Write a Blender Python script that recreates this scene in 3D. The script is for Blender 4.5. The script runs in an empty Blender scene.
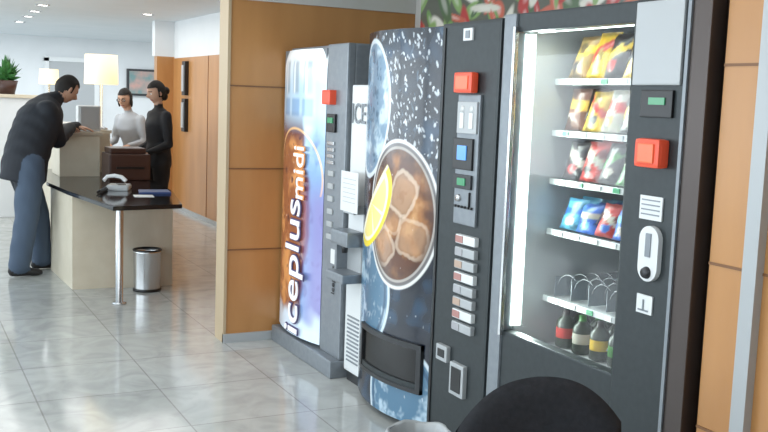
import bpy, bmesh, math, random
import numpy as np
from mathutils import Vector, Matrix
random.seed(4)
rng=np.random.default_rng(7)
scene=bpy.context.scene
scene.view_settings.view_transform='Standard'
COL=bpy.context.collection

# ------------------------------------------------------------------ materials
def mat(name,col,rough=0.5,metal=0.0,emit=None,es=1.0,spec=None):
    m=bpy.data.materials.new(name);m.use_nodes=True
    b=m.node_tree.nodes['Principled BSDF']
    b.inputs['Base Color'].default_value=(*col,1);b.inputs['Roughness'].default_value=rough
    b.inputs['Metallic'].default_value=metal
    if spec is not None:b.inputs['Specular IOR Level'].default_value=spec
    if emit: b.inputs['Emission Color'].default_value=(*emit,1);b.inputs['Emission Strength'].default_value=es
    return m
def noisy(name,c1,c2,scale=(1,1,1),ns=5,rough=0.5,metal=0,detail=6,bump=0.0):
    m=mat(name,c1,rough,metal);nt=m.node_tree;N=nt.nodes;L=nt.links;b=N['Principled BSDF']
    tc=N.new('ShaderNodeTexCoord');mp=N.new('ShaderNodeMapping');mp.inputs['Scale'].default_value=scale
    no=N.new('ShaderNodeTexNoise');no.inputs['Scale'].default_value=ns;no.inputs['Detail'].default_value=detail
    cr=N.new('ShaderNodeValToRGB');cr.color_ramp.elements[0].position=.3;cr.color_ramp.elements[1].position=.7
    cr.color_ramp.elements[0].color=(*c1,1);cr.color_ramp.elements[1].color=(*c2,1)
    L.new(tc.outputs['Object'],mp.inputs[0]);L.new(mp.outputs[0],no.inputs['Vector']);L.new(no.outputs['Fac'],cr.inputs[0]);L.new(cr.outputs[0],b.inputs['Base Color'])
    if bump:
        bp=N.new('ShaderNodeBump');bp.inputs['Strength'].default_value=bump;bp.inputs['Distance'].default_value=.01
        L.new(no.outputs['Fac'],bp.inputs['Height']);L.new(bp.outputs[0],b.inputs['Normal'])
    return m
def attr_mat(name,rough=.6,emis=0.0,coat=0.0):
    m=mat(name,(1,1,1),rough);nt=m.node_tree;N=nt.nodes;b=N['Principled BSDF']
    a=N.new('ShaderNodeAttribute');a.attribute_name='Col'
    nt.links.new(a.outputs['Color'],b.inputs['Base Color'])
    if emis:
        nt.links.new(a.outputs['Color'],b.inputs['Emission Color']);b.inputs['Emission Strength'].default_value=emis
    b.inputs['Coat Weight'].default_value=coat
    b.inputs['Coat Roughness'].default_value=.08
    return m
M_wood=noisy('orange_wood',(.44,.205,.068),(.54,.265,.095),(1,1,.22),5,.32)
M_woodd=mat('wood_joint',(.22,.10,.04),.5)
M_tan=mat('tan_edge',(.50,.38,.24),.4)
M_white=noisy('white_plaster',(.74,.76,.77),(.78,.80,.81),(1,1,1),3,.8)
M_grayw=noisy('gray_plaster',(.60,.58,.55),(.64,.62,.59),(1,1,1),3,.8)
M_ceil=noisy('ceiling_paint',(.70,.75,.78),(.74,.78,.81),(1,1,1),2,.85)
M_cream=noisy('cream_laminate',(.64,.57,.44),(.70,.63,.50),(1,1,1),8,.4)
M_marb=noisy('counter_marble',(.52,.46,.36),(.66,.60,.50),(1,1,.5),5,.25)
M_blackg=mat('black_gloss',(.012,.012,.014),.08)
M_dark=noisy('dark_gray_metal',(.028,.035,.038),(.035,.043,.046),(1,1,1),40,.42,.3)
M_dark2=mat('charcoal_trim',(.04,.042,.045),.4,.3)
M_brown=mat('brown_metal',(.075,.06,.055),.35,.5)
M_black=mat('black_plastic',(.009,.009,.010),.35)
M_gray=noisy('gray_metal',(.22,.245,.27),(.26,.285,.31),(1,1,1),30,.4,.3)
M_lgray=mat('light_gray',(.44,.46,.47),.4,.1)
M_silver=mat('silver',(.6,.61,.62),.25,.9)
M_coil=mat('coil_wire',(.22,.23,.24),.3,.9)
M_whitep=mat('white_plastic',(.76,.78,.78),.35)
M_rail=mat('price_rail_plastic',(.50,.53,.52),.4)
M_red=mat('red_plastic',(.78,.09,.04),.35,emit=(.9,.1,.03),es=.10)
M_red2=mat('red_plastic_face',(.85,.16,.06),.3,emit=(.9,.15,.05),es=.12)
M_blue=mat('blue_display',(.05,.2,.6),.2,emit=(.1,.4,.9),es=.5)
M_green=mat('green_display',(.05,.22,.1),.2,emit=(.1,.8,.4),es=.15)
M_led=mat('led_white',(1,1,1),.3,emit=(.85,1,.95),es=14)
M_ledbar=mat('led_bar',(1,1,1),.3,emit=(.80,1,.93),es=2.5)
M_lamp=mat('lamp_shade_glow',(.9,.82,.62),.6,emit=(1,.78,.45),es=.85)
M_down=mat('downlight_glow',(1,1,1),.6,emit=(1,.98,.92),es=12)
M_print=attr_mat('printed_film',.25,.10,.25)
M_backlit=attr_mat('backlit_film',.25,.35,.4)
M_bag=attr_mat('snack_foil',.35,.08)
M_body=attr_mat('cloth_and_skin',.75)
M_leaf=noisy('leaf_green',(.03,.12,.03),(.06,.22,.05),(1,1,1),20,.5)
M_cloth=noisy('black_fabric',(.008,.009,.012),(.016,.017,.022),(1,1,1),60,.85,bump=.2)
M_brownbox=mat('dark_brown_leather',(.055,.022,.015),.4)
M_navy=mat('blue_folder',(.03,.07,.22),.4)
M_text=mat('white_lettering',(.9,.9,.92),.4,emit=(1,1,1),es=.15)
M_orange=mat('orange_lettering',(.88,.38,.10),.4,emit=(1,.4,.1),es=.12)
M_outl=mat('lettering_outline',(.06,.05,.16),.4)

M_glass=bpy.data.materials.new('clear_glass');M_glass.use_nodes=True
nt=M_glass.node_tree;N=nt.nodes;N.clear();o=N.new('ShaderNodeOutputMaterial');mx=N.new('ShaderNodeMixShader');tr=N.new('ShaderNodeBsdfTransparent');gl=N.new('ShaderNodeBsdfGlossy');gl.inputs['Roughness'].default_value=.03
mx.inputs[0].default_value=.035;nt.links.new(tr.outputs[0],mx.inputs[1]);nt.links.new(gl.outputs[0],mx.inputs[2]);nt.links.new(mx.outputs[0],o.inputs[0])

M_floor=mat('polished_marble_tile',(.6,.6,.58),.11);nt=M_floor.node_tree;N=nt.nodes;L=nt.links;b=N['Principled BSDF']
tc=N.new('ShaderNodeTexCoord');br=N.new('ShaderNodeTexBrick');br.offset=0;br.inputs['Scale'].default_value=1;br.inputs['Brick Width'].default_value=.6;br.inputs['Row Height'].default_value=.6
br.inputs['Mortar Size'].default_value=.004;br.inputs['Color1'].default_value=(.52,.535,.525,1);br.inputs['Color2'].default_value=(.46,.475,.465,1);br.inputs['Mortar'].default_value=(.35,.35,.34,1);br.inputs['Bias'].default_value=0
no=N.new('ShaderNodeTexNoise');no.inputs['Scale'].default_value=4.0;no.inputs['Detail'].default_value=10;no.inputs['Distortion'].default_value=1.6
cr=N.new('ShaderNodeValToRGB');cr.color_ramp.elements[0].position=.32;cr.color_ramp.elements[0].color=(.84,.84,.83,1);cr.color_ramp.elements[1].position=.62;cr.color_ramp.elements[1].color=(1.05,1.05,1.03,1)
mu=N.new('ShaderNodeMix');mu.data_type='RGBA';mu.blend_type='MULTIPLY';mu.inputs[0].default_value=1
L.new(tc.outputs['Object'],br.inputs['Vector']);L.new(tc.outputs['Object'],no.inputs['Vector']);L.new(no.outputs['Fac'],cr.inputs[0]);L.new(br.outputs['Color'],mu.inputs[6]);L.new(cr.outputs[0],mu.inputs[7]);L.new(mu.outputs[2],b.inputs['Base Color'])

# ------------------------------------------------------------------ helpers
def link(ob,parent=None):
    COL.objects.link(ob)
    if parent: ob.parent=parent
    return ob
def empty(name,loc=(0,0,0)):
    e=bpy.data.objects.new(name,None);COL.objects.link(e);e.empty_display_size=.1;return e
def box(name,x0,x1,y0,y1,z0,z1,m,parent=None,bev=0.0):
    bm=bmesh.new();bmesh.ops.create_cube(bm,size=1)
    for v in bm.verts: v.co=Vector(((x0+x1)/2+v.co.x*(x1-x0),(y0+y1)/2+v.co.y*(y1-y0),(z0+z1)/2+v.co.z*(z1-z0)))
    if bev: bmesh.ops.bevel(bm,geom=bm.edges[:],offset=bev,segments=2,affect='EDGES',profile=.7)
    me=bpy.data.meshes.new(name);bm.to_mesh(me);bm.free();me.materials.append(m)
    return link(bpy.data.objects.new(name,me),parent)
def poly(name,pts,z0,z1,m,parent=None,bev=0):
    bm=bmesh.new();vs=[bm.verts.new((x,y,z0)) for x,y in pts];f=bm.faces.new(vs)
    r=bmesh.ops.extrude_face_region(bm,geom=[f]);bmesh.ops.translate(bm,verts=[g for g in r['geom'] if isinstance(g,bmesh.types.BMVert)],vec=(0,0,z1-z0))
    bmesh.ops.recalc_face_normals(bm,faces=bm.faces[:])
    if bev: bmesh.ops.bevel(bm,geom=bm.edges[:],offset=bev,segments=2,affect='EDGES')
    me=bpy.data.meshes.new(name);bm.to_mesh(me);bm.free();me.materials.append(m);return link(bpy.data.objects.new(name,me),parent)
def lathe(name,prof,c,m,parent=None,seg=32,axis='z'):
    V=[];Fc=[]
    for r,h in prof:
        for k in range(seg):
            a=2*math.pi*k/seg
            if axis=='z': V.append((c[0]+r*math.cos(a),c[1]+r*math.sin(a),c[2]+h))
            else: V.append((c[0]+h,c[1]+r*math.cos(a),c[2]+r*math.sin(a)))
    for i in range(len(prof)-1):
        for k in range(seg):
            k2=(k+1)%seg;Fc.append((i*seg+k,i*seg+k2,(i+1)*seg+k2,(i+1)*seg+k))
    me=bpy.data.meshes.new(name);me.from_pydata(V,[],Fc);me.materials.append(m)
    for p in me.polygons:p.use_smooth=True
    me.update();bm=bmesh.new();bm.from_mesh(me);bmesh.ops.recalc_face_normals(bm,faces=bm.faces[:]);bm.to_mesh(me);bm.free()
    return link(bpy.data.objects.new(name,me),parent)
def curve(name,pts,r,m,parent=None,cyc=False):
    cu=bpy.data.curves.new(name,'CURVE');cu.dimensions='3D';cu.bevel_depth=r;cu.bevel_resolution=2
    s=cu.splines.new('POLY');s.points.add(len(pts)-1);s.use_cyclic_u=cyc
    for p,q in zip(s.points,pts):p.co=(*q,1)
    cu.materials.append(m);return link(bpy.data.objects.new(name,cu),parent)
def text(name,body,size,origin,right,up,m,parent=None,ext=.002,sx=1.0,off=.004):
    cu=bpy.data.curves.new(name,'FONT');cu.body=body;cu.size=size;cu.extrude=ext;cu.materials.append(m);cu.offset=off*size
    ob=link(bpy.data.objects.new(name,cu),parent)
    r=Vector(right).normalized();u=Vector(up).normalized();n=r.cross(u)
    ob.matrix_world=Matrix(((r.x*sx,u.x,n.x,origin[0]),(r.y*sx,u.y,n.y,origin[1]),(r.z*sx,u.z,n.z,origin[2]),(0,0,0,1)))
    return ob
def colmesh(name,V,Fc,C,m,parent=None,smooth=True):
    me=bpy.data.meshes.new(name);me.from_pydata([tuple(v) for v in V],[],[tuple(int(i) for i in f) for f in Fc])
    at=me.color_attributes.new('Col','FLOAT_COLOR','POINT')
    cc=np.ones((len(V),4),np.float32);cc[:,:3]=np.array(C)[:,:3];at.data.foreach_set('color',cc.ravel())
    me.materials.append(m)
    if smooth: me.polygons.foreach_set('use_smooth',[True]*len(me.polygons))
    me.update();return link(bpy.data.objects.new(name,me),parent)
def sm(a,b,x):
    t=np.clip((x-a)/(b-a),0,1);return t*t*(3-2*t)
def noise2(U,W,seed,freq):
    r=np.random.default_rng(seed);o=np.zeros_like(U)
    for k in range(7):
        a=r.uniform(0,2*math.pi);f=freq*(1+.8*k*r.uniform(.5,1));o+=np.sin(f*(U*math.cos(a)+W*math.sin(a))+r.uniform(0,6.28)+1.5*np.sin(f*.6*(W*math.cos(a)-U*math.sin(a))+r.uniform(0,6)))/(1+.35*k)
    return o/3
def panel(name,y0,y1,z0,z1,xf,bulge,paint,parent,nu=150,nv=340,vb=0.0,m=None):
    u=np.linspace(0,1,nu);v=np.linspace(0,1,nv);U,Vv=np.meshgrid(u,v)
    Yc=y0+(y1-y0)*U;Z=z0+(z1-z0)*Vv;X=xf-bulge*(1-(2*U-1)**2)+vb*np.clip((Vv-.93)/.07,0,1)**2
    P=np.stack([X,Yc,Z],-1).reshape(-1,3);C=paint(Yc,Z).reshape(-1,3)
    idx=np.arange(nu*nv).reshape(nv,nu);Fc=np.stack([idx[:-1,:-1],idx[1:,:-1],idx[1:,1:],idx[:-1,1:]],-1).reshape(-1,4)
    return colmesh(name,P,Fc,C,m or M_print,parent)
def mixc(C,col,a): return C*(1-a[...,None])+np.array(col)*a[...,None]

# ------------------------------------------------------------------ room shell
box('floor',-4,7,-2,19,-.1,0,M_floor)
box('ceiling',-4,7,-2,19,2.46,2.56,M_ceil)
w=empty('wall_right');
box('wood_panel',2.15,2.4,-2,2.06,0,2.46,M_wood,w)
for z in (.58,1.08,1.66): box('joint',2.146,2.155,-2,2.06,z-.004,z+.004,M_woodd,w)
box('trim_1',2.12,2.16,1.86,1.91,0,2.46,M_lgray)
box('wall_niche_side',2.4,3.05,1.9,2.06,0,2.46,M_grayw)
box('wall_niche_back',3.05,3.2,1.9,5.59,0,2.46,M_grayw)
w=empty('wall_end')
box('wood_panel',1.80,3.35,5.60,5.75,0,2.46,M_wood,w)
box('upper_plaster',1.84,3.35,5.585,5.61,2.09,2.46,M_grayw,w)
box('corner_trim',1.79,1.808,5.592,5.76,0,2.46,M_tan,w)
for z in (.58,1.08,1.58): box('joint',1.80,3.0,5.594,5.604,z-.004,z+.004,M_woodd,w)
box('baseboard_end',1.79,3.0,5.585,5.61,0,.055,M_lgray)
w=empty('wall_corridor')
box('wood_panel',3.35,3.5,5.6,12.8,0,1.98,M_wood,w)
box('wood_return',3.13,3.5,12.8,12.95,0,2.0,M_wood,w)
box('upper_plaster',3.36,3.5,5.6,12.8,1.98,2.46,M_white,w)
box('upper_return',3.1,3.5,12.8,12.95,2.0,2.46,M_white,w)
for y in (7,8.4,9.8,11.2): box('joint',3.345,3.355,y,y+.01,0,1.98,M_woodd,w)
box('baseboard_corridor',3.335,3.36,5.75,12.8,0,.05,M_lgray)
box('wall_back',-4,7,18.5,18.7,0,2.46,M_white)
box('wall_front',-4,2.4,-2.1,-2,0,2.46,M_white)
box('wall_far_right',6.8,7,12.8,18.6,0,2.46,M_white)
d_=empty('door_1');box('leaf',2.55,3.35,18.44,18.5,0,2.02,M_lgray,d_);box('jamb_l',2.47,2.55,18.42,18.5,0,2.08,M_whitep,d_);box('jamb_r',3.35,3.43,18.42,18.5,0,2.08,M_whitep,d_);box('lintel',2.47,3.43,18.42,18.5,2.02,2.1,M_whitep,d_);box('handle',2.62,2.72,18.40,18.44,1.0,1.03,M_silver,d_)
w=empty('wall_left')
box('sill',-4.1,-4,-2,18.6,0,.5,M_white,w);box('header',-4.1,-4,-2,18.6,2.3,2.46,M_white,w)
for i,y in enumerate((-2,2,6,10,14,18.3)): box('pier',-4.1,-4,y,y+.3,.5,2.3,M_white,w)
for i,y in enumerate((-1.7,2.3,6.3,10.3,14.3)):
    e=empty('window_%d'%(i+1));box('pane',-4.06,-4.05,y,y+3.7,.5,2.3,M_glass,e);box('mullion',-4.08,-4.03,y+1.8,y+1.86,.5,2.3,M_lgray,e)

p=empty('partition_counter');box('panel',-2.5,1.55,12,12.25,0,1.40,M_white,p,.01);box('cap',-2.52,1.60,11.97,12.28,1.40,1.44,M_cream,p,.005)
pl_=empty('potted_plant');lathe('pot',[(0,0),(.09,0),(.13,.16),(.12,.16),(.1,.13),(0,.13)],(1.20,12.12,1.44),M_brownbox,pl_)
V=[];Fc=[]
for k in range(120):
    a=random.uniform(0,6.28);t=random.uniform(.05,1.05);L_=random.uniform(.15,.36);d=Vector((math.cos(a)*math.sin(t)*.75,math.sin(a)*math.sin(t)*.75,math.cos(t)));s=d.cross(Vector((0,0,1))).normalized()*random.uniform(.02,.045)
    b0=Vector((1.20,12.12,1.56));b=len(V);dr=Vector((0,0,-.08*t))
    V+=[b0,b0+d*L_*.55+s,b0+d*L_+dr,b0+d*L_*.55-s];Fc.append((b,b+1,b+2,b+3))
me=bpy.data.meshes.new('foliage');me.from_pydata([tuple(v) for v in V],[],Fc);me.materials.append(M_leaf);link(bpy.data.objects.new('foliage',me),pl_)
l=empty('small_table_lamp');lathe('shade',[(.13,0),(.12,.20)],(1.88,13.6,1.58),M_lamp,l);lathe('stem',[(0,0),(.12,0),(.12,.015),(.012,.02),(.012,.62),(0,.62)],(1.88,13.6,1.0),M_silver,l)
sd_=empty('side_cabinet');box('carcass',1.5,2.1,13.4,13.9,0,.97,M_cream,sd_,.005);box('top',1.48,2.12,13.38,13.92,.97,1.0,M_marb,sd_,.004);box('door_gap',1.797,1.803,13.392,13.4,.05,.94,M_woodd,sd_)
f=empty('framed_picture');box('frame',3.95,4.75,18.44,18.5,1.45,1.95,M_dark2,f);box('canvas',3.99,4.71,18.43,18.445,1.49,1.91,noisy('painting',(.15,.3,.3),(.6,.35,.3),(1,1,1),6,.6),f)
for z0,z1 in ((1.50,1.93),(1.04,1.46)):
    s=empty('wall_sconce');box('plate',3.30,3.349,12.05,12.20,z0,z1,M_black,s,.004);box('lens',3.285,3.302,12.08,12.17,z0+.05,z1-.05,M_lgray,s,.003)
for q in ((1.63,13.65),(1.59,12.67),(1.55,11.67),(2.78,11.86),(1.66,14.9),(1.5,10.2)):
    s=empty('ceiling_downlight');lathe('rim',[(.055,-.004),(.075,-.008),(.08,0)],(q[0],q[1],2.46),M_silver,s);lathe('lens',[(0,-.003),(.055,-.003)],(q[0],q[1],2.46),M_down,s)
def paint_mural(Y,Z):
    C=np.zeros(Y.shape+(3,))+np.array([.10,.11,.09]);r=np.random.default_rng(3)
    cols=[(.38,.05,.05),(.15,.28,.10),(.55,.55,.48),(.45,.12,.08),(.2,.32,.12),(.08,.13,.07),(.62,.62,.56)]
    for k in range(150):
        c=cols[r.integers(len(cols))];y=r.uniform(3,5.55);z=r.uniform(1.9,2.46);a=r.uniform(.06,.18);b=r.uniform(.02,.06);th=r.uniform(0,3.1)
        dy=(Y-y)*math.cos(th)+(Z-z)*math.sin(th);dz=-(Y-y)*math.sin(th)+(Z-z)*math.cos(th);d=(dy/a)**2+(dz/b)**2
        C=mixc(C,np.array(c),1-sm(.6,1.2,d))
        C=mixc(C,(.7,.7,.66),.35*(1-sm(0,.35,d)))
    return C
mu_=empty('food_mural');panel('print',5.5,3.2,1.9,2.46,3.04,0,paint_mural,mu_,240,70,m=M_backlit)

# ------------------------------------------------------------------ MACHINE 1 (far)
m1=empty('ice_drink_vending_machine')
box('cabinet',2.19,3.0,4.66,5.575,.10,1.82,M_gray,m1,.012)
box('plinth',2.10,2.98,4.66,5.575,0,.10,M_gray,m1,.01)
box('front_door_edge',2.15,2.20,4.66,4.93,.10,1.82,M_gray,m1,.012)
def paint1(Y,Z):
    u=(5.57-Y)/.64; v=(Z-.12)/1.70
    n=noise2(Y,Z,5,9);n2=noise2(Y,Z,8,25);n3=noise2(Y,Z,9,60)
    C=np.zeros(Y.shape+(3,))+np.array([.17,.32,.55])
    C=mixc(C,(.05,.12,.30),sm(.2,.9,n2)*.6)
    C=mixc(C,(.55,.70,.80),sm(.66,.80,v+.05*n))
    C=mixc(C,(.85,.90,.92),sm(.82,.97,v+.04*n))
    for cy in (.22,.47,.72):
        C=mixc(C,(.10,.28,.55),(1-sm(.06,.12,abs(u-cy-.05)))*sm(.72,.75,v)*(1-sm(.80,.83,v))*.75)
    edge=.50+.28*np.sin(3.2*v+.2)
    C=mixc(C,(.10,.04,.06),1-sm(edge-.02,edge+.06,u+.05*n))
    inz=(1-sm(.66,.72,v))
    B=np.zeros_like(C)+np.array([.26,.09,.04])
    B=mixc(B,(.62,.28,.10),sm(-.2,.7,n+.4*n2));B=mixc(B,(.05,.025,.04),sm(.4,.9,n2)*.9);B=mixc(B,(.88,.72,.56),sm(.75,1.1,n3)*.6)
    a=((1-sm(edge-.08,edge-.01,u+.03*n))*inz)[...,None];C=C*(1-a)+B*a
    top=np.clip((v-.70)/.08,0,1)
    C2=np.zeros_like(C)+np.array([.42,.60,.74]);C2=mixc(C2,(.86,.91,.93),sm(.84,.97,v+.04*n))  # pale blue to white top: window reflection painted into the print
    for cy in (.22,.47,.72):
        C2=mixc(C2,(.20,.27,.34),(1-sm(.05,.10,abs(u-cy)))*sm(.83,.85,v)*(1-sm(.94,.96,v))*.6)
        C2=mixc(C2,(.78,.86,.92),(1-sm(.01,.03,abs(u-cy+.03)))*sm(.83,.85,v)*(1-sm(.94,.96,v))*.8)
        C2=mixc(C2,(.10,.25,.50),(1-sm(.07,.12,abs(u-cy)))*sm(.755,.77,v)*(1-sm(.815,.83,v))*.6)
    C=C*(1-top[...,None])+C2*top[...,None]
    d=((u-.48)/.5)**2+((v-.55)/.17)**2
    C=mixc(C,(.9,.55,.25),(1-sm(.02,.07,abs(d-1)))*.8*(v>.5))
    C=mixc(C,(.26,.16,.42),sm(.55,.95,u)*(1-sm(.45,.6,v))*.6)
    C=mixc(C,(.60,.72,.83),(1-sm(.02,.11,v+.05*n)))
    return C
panel('picture_panel',5.57,4.93,.12,1.80,2.15,.05,paint1,m1,130,330,.02,m=M_backlit)
box('panel_backing',2.15,2.19,4.94,5.57,.12,1.80,M_gray,m1)
text('big_lettering_outline','iceplus',.30,(2.094,5.13,.12),(0,0,1),(0,1,0),M_outl,m1,sx=1.0,off=.03)
text('big_lettering','iceplus',.30,(2.088,5.13,.12),(0,0,1),(0,1,0),M_text,m1,sx=1.0)
text('small_lettering_outline','midi',.22,(2.097,5.10,.93),(0,0,1),(0,1,0),M_orange,m1,sx=.85,off=.03)
text('small_lettering','midi',.22,(2.091,5.10,.93),(0,0,1),(0,1,0),M_text,m1,sx=.85)
box('coin_box',2.11,2.16,4.80,4.91,1.49,1.57,M_red,m1,.01)
box('display',2.135,2.16,4.78,4.89,1.34,1.44,M_black,m1,.004);box('lcd',2.13,2.137,4.80,4.87,1.39,1.42,M_green,m1)
for i in range(4):
    box('key_row',2.138,2.16,4.79,4.88,1.27-i*.035,1.29-i*.035,M_silver,m1,.003)
for i in range(6):
    box('selector',2.14,2.16,4.79,4.86,1.10-i*.07,1.13-i*.07,M_lgray,m1,.003)
text('vertical_name','iceplus',.06,(2.145,4.74,.45),(0,0,1),(0,1,0),M_dark2,m1,.001)
box('label',2.145,2.152,4.72,4.80,.62,.70,M_whitep,m1)
lathe('lock',[(0,-.015),(.018,-.015),(.02,0)],(2.15,4.8,.55),M_silver,m1,20,'x')

# ------------------------------------------------------------------ white dispenser
wd=empty('water_dispenser')
box('cabinet',2.17,2.85,4.425,4.64,.06,1.60,M_whitep,wd,.012)
box('base',2.19,2.8,4.43,4.635,0,.06,M_dark2,wd)
text('lettering','ICE',.15,(2.165,4.63,1.40),(0,-1,0),(0,0,1),M_gray,wd,.001,sx=.8)
box('notice_paper',2.108,2.111,4.40,4.61,.94,1.15,M_whitep,wd)
for i in range(6): box('notice_line',2.106,2.108,4.43,4.58,1.11-i*.024,1.1125-i*.024,M_lgray,wd)
box('notice_holder',2.111,2.17,4.45,4.58,.93,.97,M_lgray,wd,.004)
box('spout_housing',2.07,2.17,4.43,4.645,.76,.84,M_gray,wd,.015);lathe('spout',[(0,0),(.015,0),(.02,.05),(0,.05)],(2.11,4.54,.72),M_dark2,wd,16)
box('drip_side',2.10,2.17,4.62,4.645,.60,.77,M_gray,wd);box('drip_recess',2.163,2.17,4.45,4.62,.62,.76,M_lgray,wd)
box('drip_tray',2.05,2.17,4.43,4.645,.57,.62,M_gray,wd,.01)
for i in range(12): box('vent',2.165,2.172,4.46,4.60,.12+i*.022,.128+i*.022,M_gray,wd)

# ------------------------------------------------------------------ MACHINE 2 (drinks)
m2=empty('cold_drinks_vending_machine')
box('cabinet',2.17,3.0,3.18,4.41,.03,1.86,M_dark,m2,.012)
box('plinth',2.2,2.95,3.2,4.38,0,.04,M_black,m2)
def paint2(Y,Z):
    n=noise2(Y,Z,11,14);n2=noise2(Y,Z,12,40);n3=noise2(Y*1.0,Z*.6,19,95);n4=noise2(Y,Z*.5,29,60)
    C=np.zeros(Y.shape+(3,))+np.array([.004,.008,.018])
    C=mixc(C,(.02,.07,.14),sm(-.1,1,n)*.7)
    reg=sm(.95,1.25,Z)*sm(4.35,4.05,Y)
    C=mixc(C,(.14,.22,.30),sm(.45,1.1,n4)*reg*.6)
    C=mixc(C,(.75,.82,.88),sm(.85,1.1,n3+.35*n2)*reg)
    rr=np.random.default_rng(5)
    for k in range(330):
        y=rr.uniform(3.66,4.22);z=rr.uniform(1.1,1.84);a=rr.uniform(.0022,.0065);b=a*rr.uniform(1,3.5);th=rr.uniform(-.8,.2)
        p_=(Y-y)*math.cos(th)+(Z-z)*math.sin(th);q_=-(Y-y)*math.sin(th)+(Z-z)*math.cos(th)
        C=mixc(C,(.80,.87,.93),(1-sm(.5,1.3,(p_/a)**2+(q_/b)**2))*rr.uniform(.4,.85))
    def ell(cy,cz,ry,rz,th=0):
        dy=(Y-cy);dz=(Z-cz);a=dy*math.cos(th)+dz*math.sin(th);b=-dy*math.sin(th)+dz*math.cos(th);return np.sqrt((a/ry)**2+(b/rz)**2)
    d=ell(4.22,1.48,.24,.34,.1)
    C=mixc(C,(.18,.30,.42),(1-sm(.95,1.0,d))*.95)
    C=mixc(C,(.60,.74,.82),(1-sm(.95,1.0,d))*sm(0,.9,n+.5*n2)*.9)
    C=mixc(C,(.04,.10,.17),(1-sm(.8,.9,d))*sm(.2,.7,n2-n)*.75)
    C=mixc(C,(.9,.94,.96),(1-sm(.9,.98,d))*sm(.85,1.1,n3)*.5)
    C=mixc(C,(.75,.84,.9),(1-sm(.02,.05,abs(d-.96)))*.9)
    for (cy,cz,r) in ((4.20,.60,.27),(3.84,.14,.25)):
        d=ell(cy,cz,r,r*1.1)
        C=mixc(C,(.08,.18,.28),(1-sm(.95,1,d)))
        C=mixc(C,(.46,.60,.70),(1-sm(.9,.98,d))*sm(.0,.8,n+.6*n2)*.9)
        C=mixc(C,(.9,.95,.97),(1-sm(.9,.98,d))*sm(.8,1.1,n3)*.6)
        C=mixc(C,(.60,.70,.76),1-sm(.02,.05,abs(d-.97)))
        C=mixc(C,(.03,.08,.15),(1-sm(.02,.05,abs(d-.85)))*.8)
    C=mixc(C,(.30,.45,.56),sm(.3,1.0,n+.4*n2)*sm(4.05,4.3,Y)*((Z<1.2)&(Z>.85))*.8)
    C=mixc(C,(.8,.88,.92),sm(.9,1.2,n3+.3*n)*(Z<.8)*sm(.2,.4,n2)*.7)
    d=ell(3.90,1.0,.262,.345)
    C=mixc(C,(.14,.13,.13),1-sm(.99,1.02,d))
    ins=(1-sm(.87,.90,d))
    B=np.zeros_like(C)+np.array([.11,.038,.015])
    B=mixc(B,(.38,.16,.05),sm(-.4,.7,n+.3*n2));B=mixc(B,(.62,.34,.14),sm(.4,1.2,n-.4*n2)*.8)
    for (cy,cz,a,b,t,al) in ((3.86,1.10,.085,.10,.45,.65),(3.79,.90,.10,.09,.15,.5),(4.0,.84,.085,.08,.9,.5),(3.93,.97,.06,.06,.3,.3)):
        U_=abs((Y-cy)*math.cos(t)+(Z-cz)*math.sin(t))/a;W_=abs(-(Y-cy)*math.sin(t)+(Z-cz)*math.cos(t))/b
        q=(U_**4+W_**4)**.25+.08*n2
        B=mixc(B,(.58,.35,.20),(1-sm(.6,1.1,q))*al);B=mixc(B,(.84,.68,.52),(1-sm(.04,.16,abs(q-.93)))*al*.8)
        B=mixc(B,(.25,.09,.03),(1-sm(.2,.7,q))*al*.6*sm(-.2,.6,n2))
    B=mixc(B,(.9,.82,.74),sm(.95,1.15,n3)*.5)
    B=mixc(B,(.06,.025,.015),sm(.70,.88,d)*.65)
    C=C*(1-ins[...,None])+B*ins[...,None]
    C=mixc(C,(.74,.74,.73),(1-sm(.012,.035,abs(d-.99))));C=mixc(C,(.50,.46,.42),(1-sm(.01,.025,abs(d-.90)))*.8)
    dy=-(Y-4.13);dz=Z-.99
    a=dy*math.cos(.80)+dz*math.sin(.80);b=-dy*math.sin(.80)+dz*math.cos(.80)
    e=np.sqrt((a/.27)**2+((b-.05)/.175)**2);cut=1-sm(.06,.07,b)
    C=mixc(C,(.95,.74,.05),(1-sm(.97,1,e))*cut);C=mixc(C,(.96,.93,.72),(1-sm(.83,.86,e))*cut);
    ang=np.arctan2(b-.05,a);seg=sm(.10,.25,abs(np.sin(ang*3)))
    C=mixc(C,(.97,.82,.28),(1-sm(.74,.78,e))*cut*seg)
    C=mixc(C,(.98,.93,.65),sm(.045,.055,b)*cut*(1-sm(.97,1,e)))
    return C
panel('picture_door',4.41,3.64,.04,1.85,2.15,.09,paint2,m2,230,520)
box('door_core',2.15,2.18,3.645,4.405,.04,1.85,M_dark,m2)
box('control_column',2.12,2.18,3.18,3.635,.04,1.86,M_dark,m2,.015)
box('door_gap',2.115,2.125,3.60,3.61,.06,1.84,M_black,m2)
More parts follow.
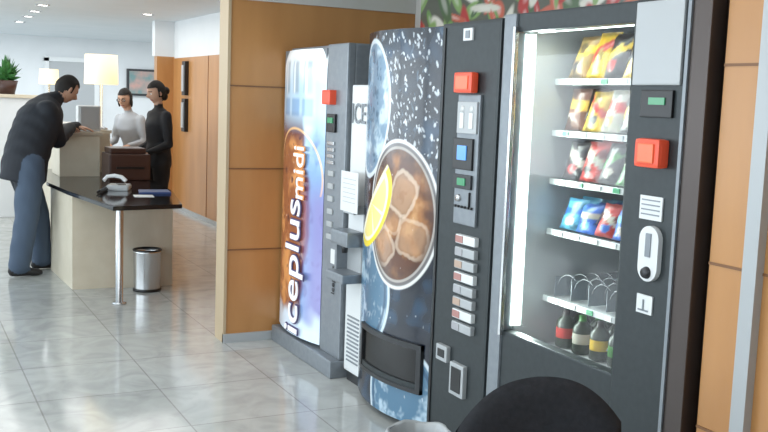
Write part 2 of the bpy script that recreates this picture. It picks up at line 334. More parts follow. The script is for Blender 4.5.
# dispensing hatch following the curved door
def shell(name,y0,y1,z0,z1,off,th,m):
    V=[];Fc=[];n_=24
    for s_ in (off,off-th):
        for z in (z0,z1):
            for i in range(n_):
                y=y0+(y1-y0)*i/(n_-1);U=(4.41-y)/.77;V.append((2.15-.09*(1-(2*U-1)**2)-s_,y,z))
    A=lambda s_,r,i:s_*2*n_+r*n_+i
    for i in range(n_-1):
        Fc+=[(A(0,0,i),A(0,0,i+1),A(0,1,i+1),A(0,1,i)),(A(1,0,i),A(1,1,i),A(1,1,i+1),A(1,0,i+1)),(A(0,0,i),A(1,0,i),A(1,0,i+1),A(0,0,i+1)),(A(0,1,i),A(0,1,i+1),A(1,1,i+1),A(1,1,i))]
    for i in (0,n_-1): Fc.append((A(0,0,i),A(0,1,i),A(1,1,i),A(1,0,i)))
    me=bpy.data.meshes.new(name);me.from_pydata(V,[],Fc);me.materials.append(m);bm=bmesh.new();bm.from_mesh(me);bmesh.ops.recalc_face_normals(bm,faces=bm.faces[:]);bm.to_mesh(me);bm.free();link(bpy.data.objects.new(name,me),m2)
M_void=mat('hatch_void',(.004,.004,.004),.22)
shell('hatch_frame_top',4.22,3.69,.40,.425,.018,.03,M_dark2);shell('hatch_frame_bottom',4.22,3.69,.195,.215,.018,.03,M_dark2)
shell('hatch_frame_left',4.22,4.195,.195,.425,.018,.03,M_dark2);shell('hatch_frame_right',3.715,3.69,.195,.425,.018,.03,M_dark2)
shell('hatch_opening',4.20,3.71,.21,.405,.006,.01,M_void);shell('hatch_lip',4.19,3.72,.215,.24,.014,.01,M_dark)
box('coin_panel',2.108,2.125,3.29,3.46,1.02,1.56,M_gray,m2,.006)
box('logo',2.112,2.122,3.38,3.45,1.78,1.83,M_whitep,m2);box('logo_mark',2.109,2.113,3.40,3.43,1.79,1.82,M_gray,m2)
box('coin_box',2.08,2.115,3.32,3.46,1.565,1.65,M_red,m2,.012);box('coin_box_face',2.076,2.082,3.345,3.44,1.58,1.635,M_red2,m2,.003)
box('label_panel',2.100,2.11,3.30,3.45,1.40,1.53,M_lgray,m2,.003)
for i in range(2):
    lathe('label_figure_head',[(0,-.002),(.014,-.002),(.014,0)],(2.1,3.41-i*.07,1.50),M_whitep,m2,16,'x');box('label_figure',2.096,2.101,3.395-i*.07,3.425-i*.07,1.42,1.485,M_whitep,m2,.004)
box('display_bezel',2.098,2.11,3.32,3.47,1.25,1.38,M_black,m2,.004);box('display_screen',2.094,2.1,3.36,3.43,1.29,1.35,M_blue,m2)
box('card_reader',2.098,2.11,3.32,3.46,1.17,1.23,M_dark2,m2,.003);box('card_lcd',2.094,2.099,3.36,3.42,1.185,1.215,M_green,m2)
for i in range(6): box('coin_slot_line',2.1,2.11,3.31+.025*i,3.32+.025*i,1.09,1.10,M_black,m2)
lathe('return_button',[(0,-.012),(.014,-.012),(.016,0)],(2.108,3.42,1.13),M_silver,m2,16,'x')
box('slot',2.1,2.11,3.33,3.335,1.10,1.16,M_black,m2)
M_lab=[mat('label_rose',(.45,.22,.20),.4),mat('label_gray',(.40,.40,.42),.4),mat('label_tan',(.50,.36,.28),.4)]
for i in range(8):
    z=.96-i*.053
    box('selection_button',2.10,2.125,3.27,3.42,z-.019,z+.019,M_lgray if i%3 else M_whitep,m2,.005);box('selection_label',2.097,2.101,3.36,3.415,z-.014,z+.014,M_lab[i%3],m2)
for (ya,yb,za,zb) in ((3.45,3.54,.41,.48),(3.31,3.42,.29,.43)):
    box('return_frame',2.10,2.125,ya,yb,za,zb,M_lgray,m2,.006);box('return_hole',2.097,2.103,ya+.018,yb-.018,za+.018,zb-.018,M_black,m2)

# ------------------------------------------------------------------ MACHINE 3 (snacks)
m3=empty('snack_vending_machine')
box('side_far',2.17,3.0,3.10,3.165,.05,1.87,M_dark,m3)
box('side_near',2.17,3.0,2.09,2.16,.05,1.87,M_brown,m3)
box('top',2.17,3.0,2.16,3.10,1.83,1.87,M_dark,m3)
box('bottom_block',2.20,3.0,2.16,3.10,.05,.52,M_dark,m3)
box('back',2.96,3.0,2.16,3.10,.52,1.83,M_dark,m3)
box('plinth',2.22,2.95,2.12,3.13,0,.05,M_black,m3)
box('frame_left',2.12,2.18,3.085,3.165,.10,1.87,M_gray,m3,.01)
box('frame_left_inner',2.112,2.13,3.075,3.092,.62,1.82,M_silver,m3,.004)
box('frame_top',2.13,2.18,2.42,3.09,1.80,1.87,M_dark,m3,.008)
box('frame_bottom',2.13,2.18,2.42,3.09,.40,.64,M_dark,m3,.008)
box('lower_door',2.14,2.20,2.42,3.09,.08,.40,M_dark,m3,.008)
box('delivery_flap',2.13,2.145,2.55,2.98,.18,.36,M_black,m3,.01)
box('glass_pane',2.150,2.154,2.42,3.085,.63,1.81,M_glass,m3)
box('inner_column',2.18,2.96,2.385,2.41,.52,1.83,M_dark,m3)
box('interior_left_liner',2.19,2.96,3.088,3.10,.52,1.83,M_lgray,m3)
M_liner=noisy('liner_gray',(.13,.16,.155),(.19,.22,.21),(1,1,1),12,.5)
box('interior_back_liner',2.90,2.95,2.41,3.09,.52,1.83,M_liner,m3)
box('led_bar',2.165,2.212,3.076,3.086,.655,1.795,M_ledbar,m3)
for i in range(44): box('led_diode',2.180,2.196,3.072,3.077,.665+i*.0258,.677+i*.0258,M_led,m3)
box('led_strip_top',2.20,2.22,2.45,3.05,1.80,1.815,M_ledbar,m3)
box('control_column',2.12,2.18,2.18,2.425,.08,1.87,M_dark,m3,.01)
box('control_top_plate',2.11,2.125,2.195,2.405,1.60,1.86,M_lgray,m3,.006)
box('near_trim',2.115,2.18,2.09,2.18,.05,1.87,M_brown,m3,.006);box('near_trim_edge',2.108,2.12,2.165,2.178,.05,1.87,M_gray,m3)
box('display_bezel',2.11,2.125,2.22,2.36,1.50,1.585,M_black,m3,.004);box('display_lcd',2.106,2.112,2.25,2.32,1.54,1.562,M_green,m3)
box('coin_box',2.075,2.12,2.225,2.335,1.345,1.435,M_red,m3,.014);box('coin_box_face',2.070,2.077,2.245,2.315,1.36,1.42,M_red2,m3,.004)
box('sticker',2.115,2.122,2.235,2.335,1.18,1.255,M_whitep,m3)
for i in range(4): box('sticker_line',2.112,2.116,2.245,2.325,1.195+i*.015,1.199+i*.015,M_gray,m3)
hy=2.27
bm=bmesh.new();pts=[]
for k in range(13): a=math.pi*k/12;pts.append((hy+.043*math.cos(a),1.12+.043*math.sin(a)))
for k in range(13): a=math.pi+math.pi*k/12;pts.append((hy+.043*math.cos(a),1.03+.043*math.sin(a)))
vs=[bm.verts.new((2.12,y,z)) for y,z in pts];f=bm.faces.new(vs);r=bmesh.ops.extrude_face_region(bm,geom=[f]);bmesh.ops.translate(bm,verts=[g for g in r['geom'] if isinstance(g,bmesh.types.BMVert)],vec=(-.018,0,0));bmesh.ops.recalc_face_normals(bm,faces=bm.faces[:])
me=bpy.data.meshes.new('handle_plate');bm.to_mesh(me);bm.free();me.materials.append(M_whitep);link(bpy.data.objects.new('handle_plate',me),m3)
box('handle_slot',2.098,2.103,hy-.012,hy+.012,1.065,1.14,M_gray,m3,.003);lathe('handle_lock',[(0,-.012),(.016,-.012),(.02,0)],(2.102,hy,1.015),M_dark2,m3,16,'x')
box('arrow_sticker',2.115,2.122,2.25,2.32,.88,.94,M_whitep,m3);box('arrow_mark',2.112,2.116,2.285,2.291,.89,.925,M_gray,m3);box('arrow_bar',2.112,2.116,2.265,2.31,.888,.893,M_gray,m3)
shz=[1.63,1.43,1.24,1.04,.77,.575]
for i,z in enumerate(shz):
    box('shelf',2.335,2.90,2.42,3.085,z-.012,z-.004,M_lgray,m3)
    box('price_rail',2.318,2.330,2.42,3.085,z-.022,z+.002,M_rail,m3,.002)
    for k in range(6): box('price_tag',2.313,2.319,2.455+k*.105,2.49+k*.105,z-.019,z-.001,random.choice([M_whitep,M_green,M_whitep,M_gray]),m3)
    for k in range(6):
        yc=2.475+k*.105
        pts=[(2.36+.5*t/120,yc+.044*math.cos(t*.42),z+.049+.044*math.sin(t*.42)) for t in range(121)]
        curve('spiral_coil',pts,.0018,M_coil,m3)
for k in range(9):
    for j in range(5): box('guard_slot',2.895,2.901,2.47+k*.066,2.50+k*.066,.82+j*.035,.835+j*.035,M_dark2,m3)
for k in range(6): box('lane_divider',2.35,2.88,2.526+k*.105-.001,2.526+k*.105+.001,.77,.85,M_gray,m3)
BV=[];BF=[];BC=[]
def bag(x,y,z,w,h,t,tilt,c1,c2,c3):
    nu,nv=13,17;base=len(BV);ph=random.uniform(0,6);q=random.uniform(-.5,.5);lx=random.uniform(.35,.65)
    for side in (-1,1):
        for j in range(nv):
            v=j/(nv-1)
            for i in range(nu):
                u=i/(nu-1);th=t*.5*(max(0,math.sin(math.pi*u))**.6)*(max(0,math.sin(math.pi*v))**.5)
                wob=.004*math.sin(9*v+x*40+y*30)+(random.uniform(-.003,.003))
                Y_=y+(u-.5)*w*(1-.12*math.sin(math.pi*v));Z_=z+v*h
                X_=x+side*th+wob*math.sin(math.pi*u)
                dz=Z_-z;Yr=Y_+tilt*dz;Xr=X_+.10*dz
                BV.append((Xr,Yr,Z_))
                c=c1
                if abs(v-.62+q*(u-.5))<.11: c=c2
                if ((u-lx)/.22)**2+((v-.30)/.13)**2<1: c=c3
                if math.sin(7*u+ph)+math.sin(9*v+ph*2)>1.35: c=tuple(a*.35 for a in c1)
                if v>.93 or v<.05: c=tuple(a*.6 for a in c1)
                BC.append(tuple(a*random.uniform(.85,1.05) for a in c))
    for s in range(2):
        for j in range(nv-1):
            for i in range(nu-1):
                a=base+s*nu*nv+j*nu+i
                f=(a,a+1,a+1+nu,a+nu)
                BF.append(f if s else f[::-1])
def canbottle(x,y,z,r,h,c1,c2,c3):
    seg=14;prof=[(0,0),(.9,0),(1,.04),(1,.25),(1,.26),(1,.52),(1,.53),(.95,.68),(.5,.82),(.38,.86),(.38,.98),(0,1)]
    base=len(BV)
    for q,(rr,hh) in enumerate(prof):
        for k in range(seg):
            a=2*math.pi*k/seg;BV.append((x+r*rr*math.cos(a),y+r*rr*math.sin(a),z+h*hh));BC.append(c2 if 3<q<6 else (c3 if q>8 else c1))
    for q in range(len(prof)-1):
        for k in range(seg):
            k2=(k+1)%seg;BF.append((base+q*seg+k,base+q*seg+k2,base+(q+1)*seg+k2,base+(q+1)*seg+k))
yl=(.52,.34,.03);rd=(.36,.025,.02);dk=(.022,.014,.014);wh=(.40,.38,.32);gn=(.05,.18,.04);bl=(.02,.10,.38);br_=(.12,.045,.02);cy=(.08,.32,.48);tn=(.28,.18,.07)
rows=[[ (tn,yl,dk),(yl,rd,tn),(dk,yl,rd),(yl,dk,rd),(rd,yl,dk),(yl,wh,rd)],
      [ (br_,yl,wh),(yl,rd,dk),(wh,rd,yl),(dk,yl,wh),(yl,br_,rd),(dk,tn,rd)],
      [ (dk,wh,rd),(rd,wh,dk),(dk,gn,wh),(gn,wh,dk),(dk,rd,wh),(br_,wh,dk)],
      [ (cy,bl,wh),(bl,wh,cy),(rd,wh,bl),(bl,cy,wh),(bl,rd,wh),(cy,wh,bl)]]
for i,row in enumerate(rows):
    for k,(c1,c2,c3) in enumerate(row[::-1]):
        for dd in range(4):
            h=[.160,.155,.150,.125][i]*random.uniform(.93,1.06)
            bag(2.36+dd*.07,2.475+k*.105,shz[i]+.004,.120,h,.045,random.uniform(-.42,-.12),c1,c2,c3)
bag(2.385,2.475,shz[4],.115,.16,.05,-.2,yl,rd,wh);bag(2.385,2.58,shz[4],.115,.15,.05,-.3,dk,wh,rd);bag(2.46,2.58,shz[4],.115,.15,.05,-.3,tn,wh,rd)
bag(2.70,2.79,shz[4],.10,.12,.04,-.5,dk,wh,rd)
for k in range(6):
    for dd in range(4):
        c=[(dk,rd),(gn,rd),(dk,gn),(dk,yl),(gn,wh),(dk,rd)][k]
        canbottle(2.375+dd*.08,2.475+k*.105,shz[5],.038,.150,(.02,.028,.018),c[1],c[0])
colmesh('snack_packets',BV,BF,BC,M_bag,m3)

# ------------------------------------------------------------------ reception desk
rd_=empty('reception_desk')
poly('black_top',[(1.31,9.75),(1.13,8.35),(1.18,7.6),(1.31,6.53),(1.80,6.60),(1.97,7.5),(2.08,8.9),(2.05,9.0),(1.6,9.75)],.72,.75,M_blackg,rd_,.004)
poly('body_left',[(1.20,7.50),(1.53,7.50),(1.53,9.4),(1.33,9.4),(1.17,8.4)],0,.72,M_cream,rd_)
box('body_marble_right',1.53,1.96,7.46,8.9,.0,.72,M_marb,rd_)
box('body_joint',1.525,1.535,7.452,7.5,.0,.72,M_woodd,rd_)
lathe('support_post',[(0,0),(.05,0),(.05,.012),(.027,.015),(.027,.72)],(1.43,6.90,0),M_silver,rd_,24)
rc=rd_
box('front_block',1.31,1.66,8.86,9.32,.75,1.12,M_cream,rc,.004);box('front_top',1.29,1.68,8.84,9.34,1.12,1.15,M_marb,rc,.004)
box('rear_block',1.42,1.84,9.80,11.6,.0,1.12,M_cream,rc,.004);box('mid_block',1.42,1.84,9.32,9.80,.75,1.12,M_cream,rc,.004);box('rear_top',1.40,1.86,9.34,11.62,1.12,1.15,M_marb,rc,.004)
l=empty('table_lamp')
lathe('shade',[(.155,0),(.158,.01),(.150,.28),(.147,.28),(.153,.005)],(1.79,9.5,1.58),M_lamp,l,40)
lathe('base',[(0,0),(.06,0),(.06,.015),(.015,.03),(.012,.6),(0,.6)],(1.79,9.5,1.15),M_silver,l,24)
h=empty('brochure_holder');box('acrylic_box',1.50,1.70,9.04,9.17,1.15,1.38,M_whitep,h,.01);box('leaflet',1.52,1.68,9.025,9.04,1.17,1.37,M_lgray,h)
h=empty('desktop_printer');box('body',1.66,2.02,8.45,8.8,.75,.98,M_brownbox,h,.02);box('lid',1.68,1.99,8.5,8.78,.98,1.03,M_brownbox,h,.015);box('paper_slot',1.72,1.96,8.44,8.455,.85,.87,M_black,h)
t=empty('desk_telephone')
poly('base',[(1.47,7.62),(1.63,7.55),(1.70,7.75),(1.54,7.80)],.75,.79,M_lgray,t,.008)
curve('handset',[(1.47,7.70,.82),(1.50,7.71,.85),(1.55,7.68,.86),(1.60,7.65,.85),(1.63,7.63,.82)],.016,M_whitep,t)
box('keypad',1.57,1.63,7.63,7.71,.79,.795,M_black,t)
pts=[(1.48-.02*math.cos(k*.9)-.0022*k,7.64-.006*k,.765+.012*math.sin(k*.9)) for k in range(50)];curve('cord',pts,.004,M_black,t)
d=empty('document_folder');poly('cover',[(1.66,7.3),(1.90,7.28),(1.93,7.50),(1.70,7.52)],.75,.765,M_navy,d,.003);poly('sheet',[(1.58,7.1),(1.72,7.08),(1.74,7.22),(1.60,7.25)],.75,.753,M_whitep,d)
b_=empty('steel_waste_bin')
lathe('body',[(0,.012),(.10,.012),(.10,.02),(.105,.30),(.108,.31),(.103,.312),(.095,.30),(.09,.05),(0,.05)],(1.73,7.33,0),M_silver,b_,36);lathe('base_ring',[(0,0),(.107,0),(.107,.02),(.1,.022)],(1.73,7.33,0),M_black,b_,36);lathe('top_ring',[(.106,.305),(.112,.32),(.104,.325),(.1,.31)],(1.73,7.33,0),M_black,b_,36)
b_=empty('waste_basket');bx,by=1.775,3.09
lathe('bucket',[(0,0),(.10,0),(.122,.25),(.127,.262),(.118,.262),(.095,.01),(0,.01)],(bx,by,0),M_gray,b_,32)
V=[];Fc=[];seg=60
prof=[(.126,.215),(.131,.24),(.130,.262),(.124,.270),(.114,.262),(.105,.2),(.09,.1),(.0,.08)]
for r_,h_ in prof:
    for k in range(seg):
        a=2*math.pi*k/seg;w_=1+.02*math.sin(7*a+h_*20)+.015*math.sin(17*a);V.append((bx+r_*w_*math.cos(a),by+r_*w_*math.sin(a),h_+.005*math.sin(5*a)*(h_>.2)))
for i in range(len(prof)-1):
    for k in range(seg):k2=(k+1)%seg;Fc.append((i*seg+k,i*seg+k2,(i+1)*seg+k2,(i+1)*seg+k))
me=bpy.data.meshes.new('bag_liner');me.from_pydata(V,[],Fc);me.materials.append(M_lgray);me.polygons.foreach_set('use_smooth',[True]*len(Fc));link(bpy.data.objects.new('bag_liner',me),b_)

# ------------------------------------------------------------------ chair (near)
ch=empty('upholstered_chair')
cc=Vector((1.45,1.90,0));bd=Vector((.454,.883,0)).normalized();rt=Vector((.883,-.454,0))
V=[];Fc=[];nu,nv=41,20
for s in (0,1):
    for j in range(nv):
        v=j/(nv-1)
        for i in range(nu):
            u=i/(nu-1)*2-1
            top=.815+.012*u-.11*abs(u)**2.8-.02*(u<0)*abs(u)
            z=.40+(top-.40)*v
            wd_=.225*(1-.04*v)
            edge=(1-abs(u)**4)**.5*(1-v**8)**.5 if abs(u)<1 and v<1 else 0
            off=(.035*edge)*(1 if s else -1)+.05*(1-u*u)+.06*v
            V.append(cc+rt*(u*wd_)+bd*off+Vector((0,0,z)))
    b0=s*nu*nv
    for j in range(nv-1):
        for i in range(nu-1):
            a=b0+j*nu+i;Fc.append((a,a+1,a+1+nu,a+nu))
me=bpy.data.meshes.new('backrest');me.from_pydata([tuple(v) for v in V],[],Fc);me.materials.append(M_cloth);me.polygons.foreach_set('use_smooth',[True]*len(Fc));link(bpy.data.objects.new('backrest',me),ch)
def obox(name,c,hx,hy,hz,m,parent,bev=.02):
    o_=box(name,-hx,hx,-hy,hy,-hz,hz,m,parent,bev);o_.matrix_world=Matrix(((rt.x,bd.x,0,c[0]),(rt.y,bd.y,0,c[1]),(0,0,1,c[2]),(0,0,0,1)));return o_
sc=cc-bd*.22
obox('seat',(sc.x,sc.y,.43),.22,.23,.04,M_cloth,ch,.03)
for a in(-1,1):
    for b in(-1,1):
        q=sc+rt*(a*.19)+bd*(b*.2);lathe('leg',[(0,0),(.012,0),(.014,.40),(0,.40)],(q.x,q.y,0),M_dark2,ch,12)

# ------------------------------------------------------------------ people
def ring_loft(secs,lat,seg=24):
    V=[];Fc=[];lat=Vector(lat).normalized();n=len(secs)
    for i,(p,hw,hd) in enumerate(secs):
        a=Vector(secs[max(i-1,0)][0]);b=Vector(secs[min(i+1,n-1)][0]);ax=(b-a).normalized();f=ax.cross(lat).normalized();l=f.cross(ax).normalized()
        for k in range(seg):
            t=2*math.pi*k/seg;V.append(Vector(p)+l*hw*math.cos(t)+f*hd*math.sin(t))
    for i in range(n-1):
        for k in range(seg):
            k2=(k+1)%seg;Fc.append((i*seg+k,i*seg+k2,(i+1)*seg+k2,(i+1)*seg+k))
    Fc.append(tuple(range(seg))[::-1]);Fc.append(tuple((n-1)*seg+k for k in range(seg)))
    return V,Fc
def capsule(p0,p1,r0,r1,seg=16):
    p0=Vector(p0);p1=Vector(p1);ax=(p1-p0);L_=ax.length;ax.normalize();l=ax.orthogonal().normalized();secs=[]
    for k in range(1,5):
        a=math.pi/2*(1-k/5*1.0);secs.append((p0-ax*r0*math.sin(a),r0*math.cos(a)))
    secs.append((p0,r0));secs.append(((p0+p1)/2,(r0+r1)/2*1.03));secs.append((p1,r1))
    for k in range(1,5):
        a=math.pi/2*k/5;secs.append((p1+ax*r1*math.sin(a),r1*math.cos(a)))
    return ring_loft([(p,r,r) for p,r in secs],l,seg)
def remesh(parts,vox,smooth=3):
    V=[];Fc=[]
    for v,f in parts:
        b=len(V);V+=[tuple(q) for q in v];Fc+=[tuple(i+b for i in g) for g in f]
    me=bpy.data.meshes.new('tmp');me.from_pydata(V,[],Fc);bm=bmesh.new();bm.from_mesh(me)
    bmesh.ops.recalc_face_normals(bm,faces=bm.faces[:]);bm.to_mesh(me);bm.free()
    ob=bpy.data.objects.new('tmp',me);COL.objects.link(ob)
    m=ob.modifiers.new('r','REMESH');m.mode='VOXEL';m.voxel_size=vox
    s=ob.modifiers.new('s','SMOOTH');s.iterations=smooth;s.factor=.5
    bpy.context.view_layer.update();dg=bpy.context.evaluated_depsgraph_get();ev=ob.evaluated_get(dg);m2_=ev.to_mesh()
    P=np.zeros(len(m2_.vertices)*3);m2_.vertices.foreach_get('co',P);P=P.reshape(-1,3)
    F_=[tuple(p.vertices) for p in m2_.polygons];ev.to_mesh_clear();bpy.data.objects.remove(ob);return P,F_
def segd(P,a,b):
    a=np.array(a);b=np.array(b);d=b-a;t=np.clip(((P-a)@d)/(d@d+1e-9),0,1);return np.linalg.norm(P-(a+t[:,None]*d),axis=1)
SK=(.60,.36,.25)
def head(name,c,fwd,up,s,hair,style,parent,skin=SK):
    f=Vector(fwd).normalized();u=Vector(up);u=(u-f*u.dot(f)).normalized();l=u.cross(f)
    nu,nv=56,44;V=[];Cc=[];Fc=[]
    def add(P,F_,C_):
        b=len(V);V.extend(P);Cc.extend(C_);Fc.extend([tuple(i+b for i in g) for g in F_])
    def W(p):return Vector(c)+(f*p[0]+l*p[1]+u*p[2])*s
    def sph(j,i):
        ph=math.pi*j/(nv-1);th=2*math.pi*i/nu;return math.sin(ph)*math.cos(th),math.sin(ph)*math.sin(th),math.cos(ph)
    def face(dx,dy,dz):
        x,y,z=.098*dx,.076*dy,.118*dz
        if z<0:
            k=-z/.118;y*=1-.32*k**1.5;x*=1-.10*k
            if x<0:x*=1-.25*k
        if dx>0:
            g=lambda cy,cz,sy,sz:math.exp(-((y-cy)/sy)**2-((z-cz)/sz)**2)
            x+=.026*g(0,-.022,.012,.020)+.012*g(0,.0,.009,.022)
            x-=.010*g(.03,.006,.016,.012)+.010*g(-.03,.006,.016,.012)
            x+=.006*g(0,.03,.045,.010)+.007*g(0,-.062,.020,.010)+.012*g(0,-.098,.026,.016)
        return x,y,z
    P=[];C_=[];F_=[]
    for j in range(nv):
        for i in range(nu):
            d=sph(j,i);x,y,z=face(*d);P.append(W((x,y,z)));col=skin
            if d[0]>0 and abs(z+.062)<.007 and abs(y)<.024: col=(.42,.12,.10)
            if d[0]>0 and abs(z-.026)<.004 and .014<abs(y)<.046: col=hair
            C_.append(col)
    for j in range(nv-1):
        for i in range(nu):
            i2=(i+1)%nu;F_.append((j*nu+i,(j+1)*nu+i,(j+1)*nu+i2,j*nu+i2))
    add(P,F_,C_)
    P=[];F_=[];keep={}
    for j in range(nv):
        for i in range(nu):
            d=sph(j,i);x,y,z=face(*d);k=1.10+.015*math.sin(9*d[1]+7*d[2])
            P.append(W((x*k-.003,y*k,z*k+.004)))
            if style=='short': ok=(z>.060) or (x<.025 and z>-.03) or (x<-.030 and z>-.085)
            else: ok=(z>.052) or (x<.028 and z>-.05) or (x<-.015 and z>-.09)
            keep[j*nu+i]=ok
    for j in range(nv-1):
        for i in range(nu):
            i2=(i+1)%nu;q=(j*nu+i,(j+1)*nu+i,(j+1)*nu+i2,j*nu+i2)
            if sum(keep[a] for a in q)>=3:F_.append(q)
    add(P,F_,[hair]*len(P))
    def blob(cx,cy,cz,rx,ry,rz,col):
        P=[];F_=[];a,b=14,10
        for j in range(b):
            for i in range(a):
                ph=math.pi*j/(b-1);th=2*math.pi*i/a;P.append(W((cx+rx*math.sin(ph)*math.cos(th),cy+ry*math.sin(ph)*math.sin(th),cz+rz*math.cos(ph))))
        for j in range(b-1):
            for i in range(a):i2=(i+1)%a;F_.append((j*a+i,(j+1)*a+i,(j+1)*a+i2,j*a+i2))
        add(P,F_,[col]*len(P))
    for sy in(-1,1):
        blob(.080,sy*.030,.004,.010,.013,.008,(.8,.8,.78));blob(.088,sy*.030,.004,.004,.005,.005,(.05,.03,.02))
        blob(-.005,sy*.077,-.005,.018,.008,.030,skin);blob(-.003,sy*.082,-.004,.009,.005,.018,(.5,.28,.2))
    if style=='bun': blob(-.105,0,.0,.045,.042,.045,hair);blob(-.075,0,-.05,.04,.05,.05,hair)
    if style=='glasses':
        blob(-.10,0,-.02,.035,.045,.06,hair)
        for sy in(-1,1):
            blob(.0,sy*.080,-.03,.03,.014,.07,hair)
            for k in range(16):
                a=2*math.pi*k/16;blob(.102,sy*.032+.022*math.cos(a),.004+.016*math.sin(a),.003,.005,.004,(.02,.02,.02))
    return colmesh(name,V,Fc,Cc,M_body,parent)
def hand(name,wr,d,n,parent,side=1,curl=1.0,skin=SK,s=1.0):
    wr=Vector(wr);d=Vector(d).normalized();n=Vector(n);n=(n-d*n.dot(d)).normalized();sd=d.cross(n)*side
    parts=[ring_loft([(wr-d*.02,.026*s,.019*s),(wr+d*.01,.028*s,.018*s),(wr+d*.045,.041*s,.016*s),(wr+d*.085,.040*s,.013*s),(wr+d*.092,.034*s,.009*s)],sd)]
    for k,(o,L_) in enumerate(((-.030,.058),(-.0105,.072),(.0105,.078),(.030,.070))):
        p=wr+d*(.080-.004*abs(k-1.7))*s+sd*o*s;a=.15*curl
        for q in range(3):
            dd=(d*math.cos(a)-n*math.sin(a)+sd*(o*1.2)).normalized();p2=p+dd*(L_*(.45,.32,.23)[q])*s
            parts.append(capsule(p,p2,.0088*s-.0006*q,.0082*s-.0008*q,10));p=p2;a+=.45*curl
    p=wr+d*.025*s+sd*.028*s;dd=(d*.75+sd*.62-n*.2).normalized();p2=p+dd*.045*s;parts.append(capsule(p,p2,.013*s,.010*s,10));p3=p2+(dd*.6+d*.5-n*.15).normalized()*.032*s;parts.append(capsule(p2,p3,.010*s,.008*s,10))
    P,F_=remesh(parts,.0035,2);return colmesh(name,P,F_,[skin]*len(P),M_body,parent)
def person(name,lat,torso,limbs,extra,headspec,hands,shoes):
    e=empty(name);parts=[];bones=[]
    parts.append(ring_loft([(p,hw,hd) for p,hw,hd,c in torso],lat))
    for (p,hw,hd,c),(p2,hw2,hd2,c2) in zip(torso[:-1],torso[1:]): bones.append((p,p2,c,(hd+hd2)/2))
    for p0,p1,r0,r1,c in limbs: parts.append(capsule(p0,p1,r0,r1));bones.append((p0,p1,c,(r0+r1)/2))
    for a,f,c in shoes:
        a=Vector(a);f=Vector(f).normalized();l=Vector((-f.y,f.x,0))
        parts.append(ring_loft([(a-f*.085+Vector((0,0,.035)),.015,.015),(a-f*.07+Vector((0,0,.04)),.034,.036),(a+Vector((0,0,.045)),.038,.044),(a+f*.08+Vector((0,0,.035)),.045,.034),(a+f*.15+Vector((0,0,.028)),.04,.027),(a+f*.185+Vector((0,0,.022)),.015,.015)],l))
        bones.append((a-f*.07+Vector((0,0,.03)),a+f*.17+Vector((0,0,.02)),c,.04))
    P,F_=remesh(parts,.013,3);P[:,2]=np.maximum(P[:,2],0.0)
    D=np.stack([segd(P,a,b)/(r+.012) for a,b,c,r in bones],1);C_=np.array([c for *_,c,_ in bones])[D.argmin(1)]
    P=P+ (0.003*np.sin(P[:,2:3]*31+P[:,0:1]*42+P[:,1:2]*37))*np.array([[1,1,0]])
    colmesh('body',P,F_,C_,M_body,e)
    head('head',*headspec,e)
    for h_ in hands: hand('hand',h_[0],h_[1],h_[2],e,h_[3],h_[4])
    return e
V3=Vector
JK=(.014,.017,.024);JN=(.065,.095,.145);SH=(.02,.018,.018);HB=(.015,.012,.010)
fw=V3((.95,.31,0));lf=V3((-.31,.95,0))
pel=V3((.95,8.28,.92));chs=V3((1.09,8.42,1.26));nk=V3((1.20,8.48,1.41))
torso=[(pel-V3((.01,.0,.15)),.20,.18,JK),(pel-V3((0,0,.02)),.20,.175,JK),(V3((1.00,8.34,1.07)),.20,.175,JK),(chs,.225,.18,JK),(V3((1.14,8.45,1.35)),.20,.14,JK),(V3((1.19,8.47,1.42)),.10,.09,JK)]
hl=pel+lf*.10;hr=pel-lf*.10
fr=V3((.89,8.15,.0));fl=V3((1.10,8.46,0))
kr=V3((.95,8.15,.48));kl=V3((1.07,8.42,.48))
sr=V3((1.13,8.28,1.34));sl=V3((1.10,8.64,1.34));er=V3((1.23,8.42,1.10));el=V3((1.26,8.76,1.14));wr=V3((1.37,8.66,1.19));wl=V3((1.46,8.90,1.195))
limbs=[(hr-V3((0,0,.02)),kr,.115,.095,JN),(kr,fr+V3((0,0,.10)),.092,.085,JN),(hl-V3((0,0,.02)),kl,.115,.095,JN),(kl,fl+V3((0,0,.10)),.092,.085,JN),
 (sr,er,.090,.075,JK),(er,wr,.070,.050,JK),(sl,el,.085,.068,JK),(el,wl,.064,.047,JK),(nk,V3((1.27,8.50,1.47)),.058,.056,SK),(V3((1.13,8.45,1.38)),V3((1.20,8.48,1.42)),.10,.08,JK)]
person('man_customer',lf,torso,limbs,None,(V3((1.32,8.52,1.52)),V3((.78,.28,-.55)),V3((.3,.1,1)),.98,HB,'short'),
 [(wr,V3((.5,.8,-.15)),V3((0,0,1)),-1,.5),(wl,V3((.9,-.2,-.15)),V3((0,0,1)),1,.5)],
 [(fr,V3((1,.1,0)),SH),(fl,V3((1,.25,0)),SH)])
BK=(.010,.010,.013)
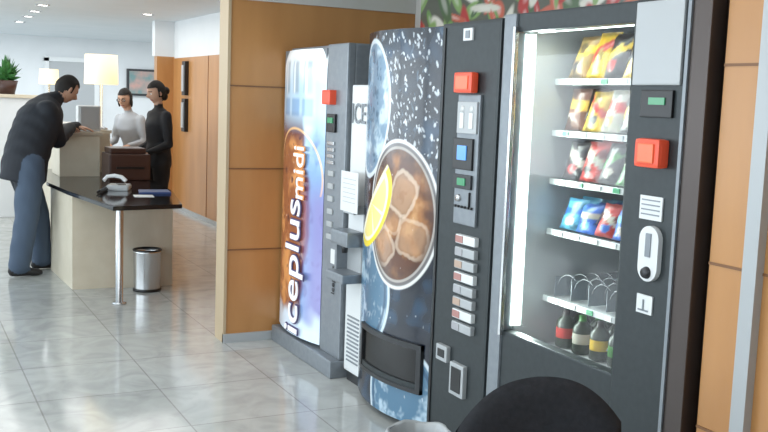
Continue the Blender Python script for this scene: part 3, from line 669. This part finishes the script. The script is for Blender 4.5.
def stand(name,base,fw,Hh,top,bottom,hairs,style,lean=0.0,arms='front',headfwd=None,skin=SK,wf=.9):
    k=Hh/1.7;fw=V3(fw).normalized();lf=V3((-fw.y,fw.x,0));B=V3(base)
    def P(f,l,z,ln=1): return B+fw*(f*k+lean*max(0,(z-.9))*ln)+lf*l*k+V3((0,0,z*k))
    torso=[(P(0,0,.84),.170*k*wf,.125*k,bottom),(P(0,0,.95),.180*k*wf,.125*k,top),(P(.0,0,1.08),.145*k*wf,.105*k,top),(P(.01,0,1.26),.18*k*wf,.125*k,top),(P(0,0,1.37),.17*k*wf,.09*k,top),(P(0,0,1.42),.07*k,.06*k,top)]
    limbs=[]
    for s in(-1,1):
        hp=P(0,s*.085,.86);kn=P(.02,s*.085,.48);an=P(-.01,s*.085,.09)
        limbs+=[(hp,kn,.088*k,.062*k,bottom),(kn,an,.058*k,.045*k,bottom)]
        sh=P(0,s*.17*wf,1.35)
        if arms=='front': el=P(-.01,s*.20,1.07);w_=P(.19,s*.12,.98)
        else: el=P(.06,s*.21,1.10);w_=P(.26,s*.14,1.06)
        limbs+=[(sh,el,.054*k,.043*k,top),(el,w_,.042*k,.030*k,top)]
    limbs.append((P(0,0,1.40),P(.02,0,1.50),.046*k,.044*k,skin))
    hands=[(P(.19 if arms=='front' else .26,s*(.12 if arms=='front' else .14),.98 if arms=='front' else 1.06),fw-lf*s*.4+V3((0,0,-.35)),V3((0,0,1)),s,.9) for s in(-1,1)]
    hf=headfwd or fw
    return person(name,lf,torso,limbs,None,(P(.035,0,1.575),hf,V3((0,0,1)),.93*k,hairs,style,),hands,[(P(-.01,s*.085,0),fw,SH) for s in(-1,1)])
stand('receptionist',(2.28,9.25,0),(-.97,-.22,0),1.64,BK,BK,(.012,.009,.008),'bun',lean=-.02,headfwd=V3((-.93,-.2,-.22)))
stand('receptionist.001',(2.28,10.2,0),(-.75,-.6,0),1.56,(.45,.47,.50),BK,(.012,.009,.008),'glasses',lean=.22,arms='reach',headfwd=V3((-.6,-.72,-.22)))

# ------------------------------------------------------------------ lights
def area(name,loc,size,sy,energy,col,rot):
    l=bpy.data.lights.new(name,'AREA');l.shape='RECTANGLE';l.size=size;l.size_y=sy;l.energy=energy;l.color=col
    o=bpy.data.objects.new(name,l);COL.objects.link(o);o.location=loc;o.rotation_euler=rot;return o
area('ceiling_fill_lobby',(0,4,2.42),3,5,66,(.98,.98,.97),(0,0,0))  # added soft fill under the ceiling, no fixture modelled
area('ceiling_fill_far',(1.5,11,2.42),3,4,62,(1,.98,.95),(0,0,0))  # added fill over the desk, wider than the small downlights
area('ceiling_fill_back',(3,16,2.42),5,3,120,(.93,.97,1),(0,0,0))  # added fill to brighten the far end, no fixture modelled
for i,y in enumerate((.2,4.2,8.2,12.2,16.2)):
    area('window_daylight_%d'%(i+1),(-3.95,y,1.4),1.7,3.6,82,(.84,.94,1),(0,-math.pi/2,0))
area('snack_cabinet_lamp',(2.22,3.06,1.2),.06,1.1,8,(.84,1,.95),(math.radians(-90),0,0))
area('snack_cabinet_top_lamp',(2.22,2.74,1.795),.04,.55,1.3,(.84,1,.95),(0,math.radians(-15),0))
wd_=bpy.data.worlds.new('sky');scene.world=wd_;wd_.use_nodes=True;bg=wd_.node_tree.nodes['Background'];bg.inputs[0].default_value=(.75,.87,1,1);bg.inputs[1].default_value=1.3

# ------------------------------------------------------------------ camera
cd=bpy.data.cameras.new('camera');cd.lens=45;cd.sensor_width=36;cam=bpy.data.objects.new('camera',cd);COL.objects.link(cam)
t_,r_,y_=.119,.037,.475
F=V3((math.sin(y_)*math.cos(t_),math.cos(y_)*math.cos(t_),-math.sin(t_)));Rt=V3((math.cos(y_),-math.sin(y_),0));D=F.cross(Rt)
Ri=Rt*math.cos(r_)-D*math.sin(r_);Di=Rt*math.sin(r_)+D*math.cos(r_)
cam.matrix_world=Matrix(((Ri.x,-Di.x,-F.x,0),(Ri.y,-Di.y,-F.y,0),(Ri.z,-Di.z,-F.z,1.52),(0,0,0,1)))
cd.clip_start=.05;scene.camera=cam
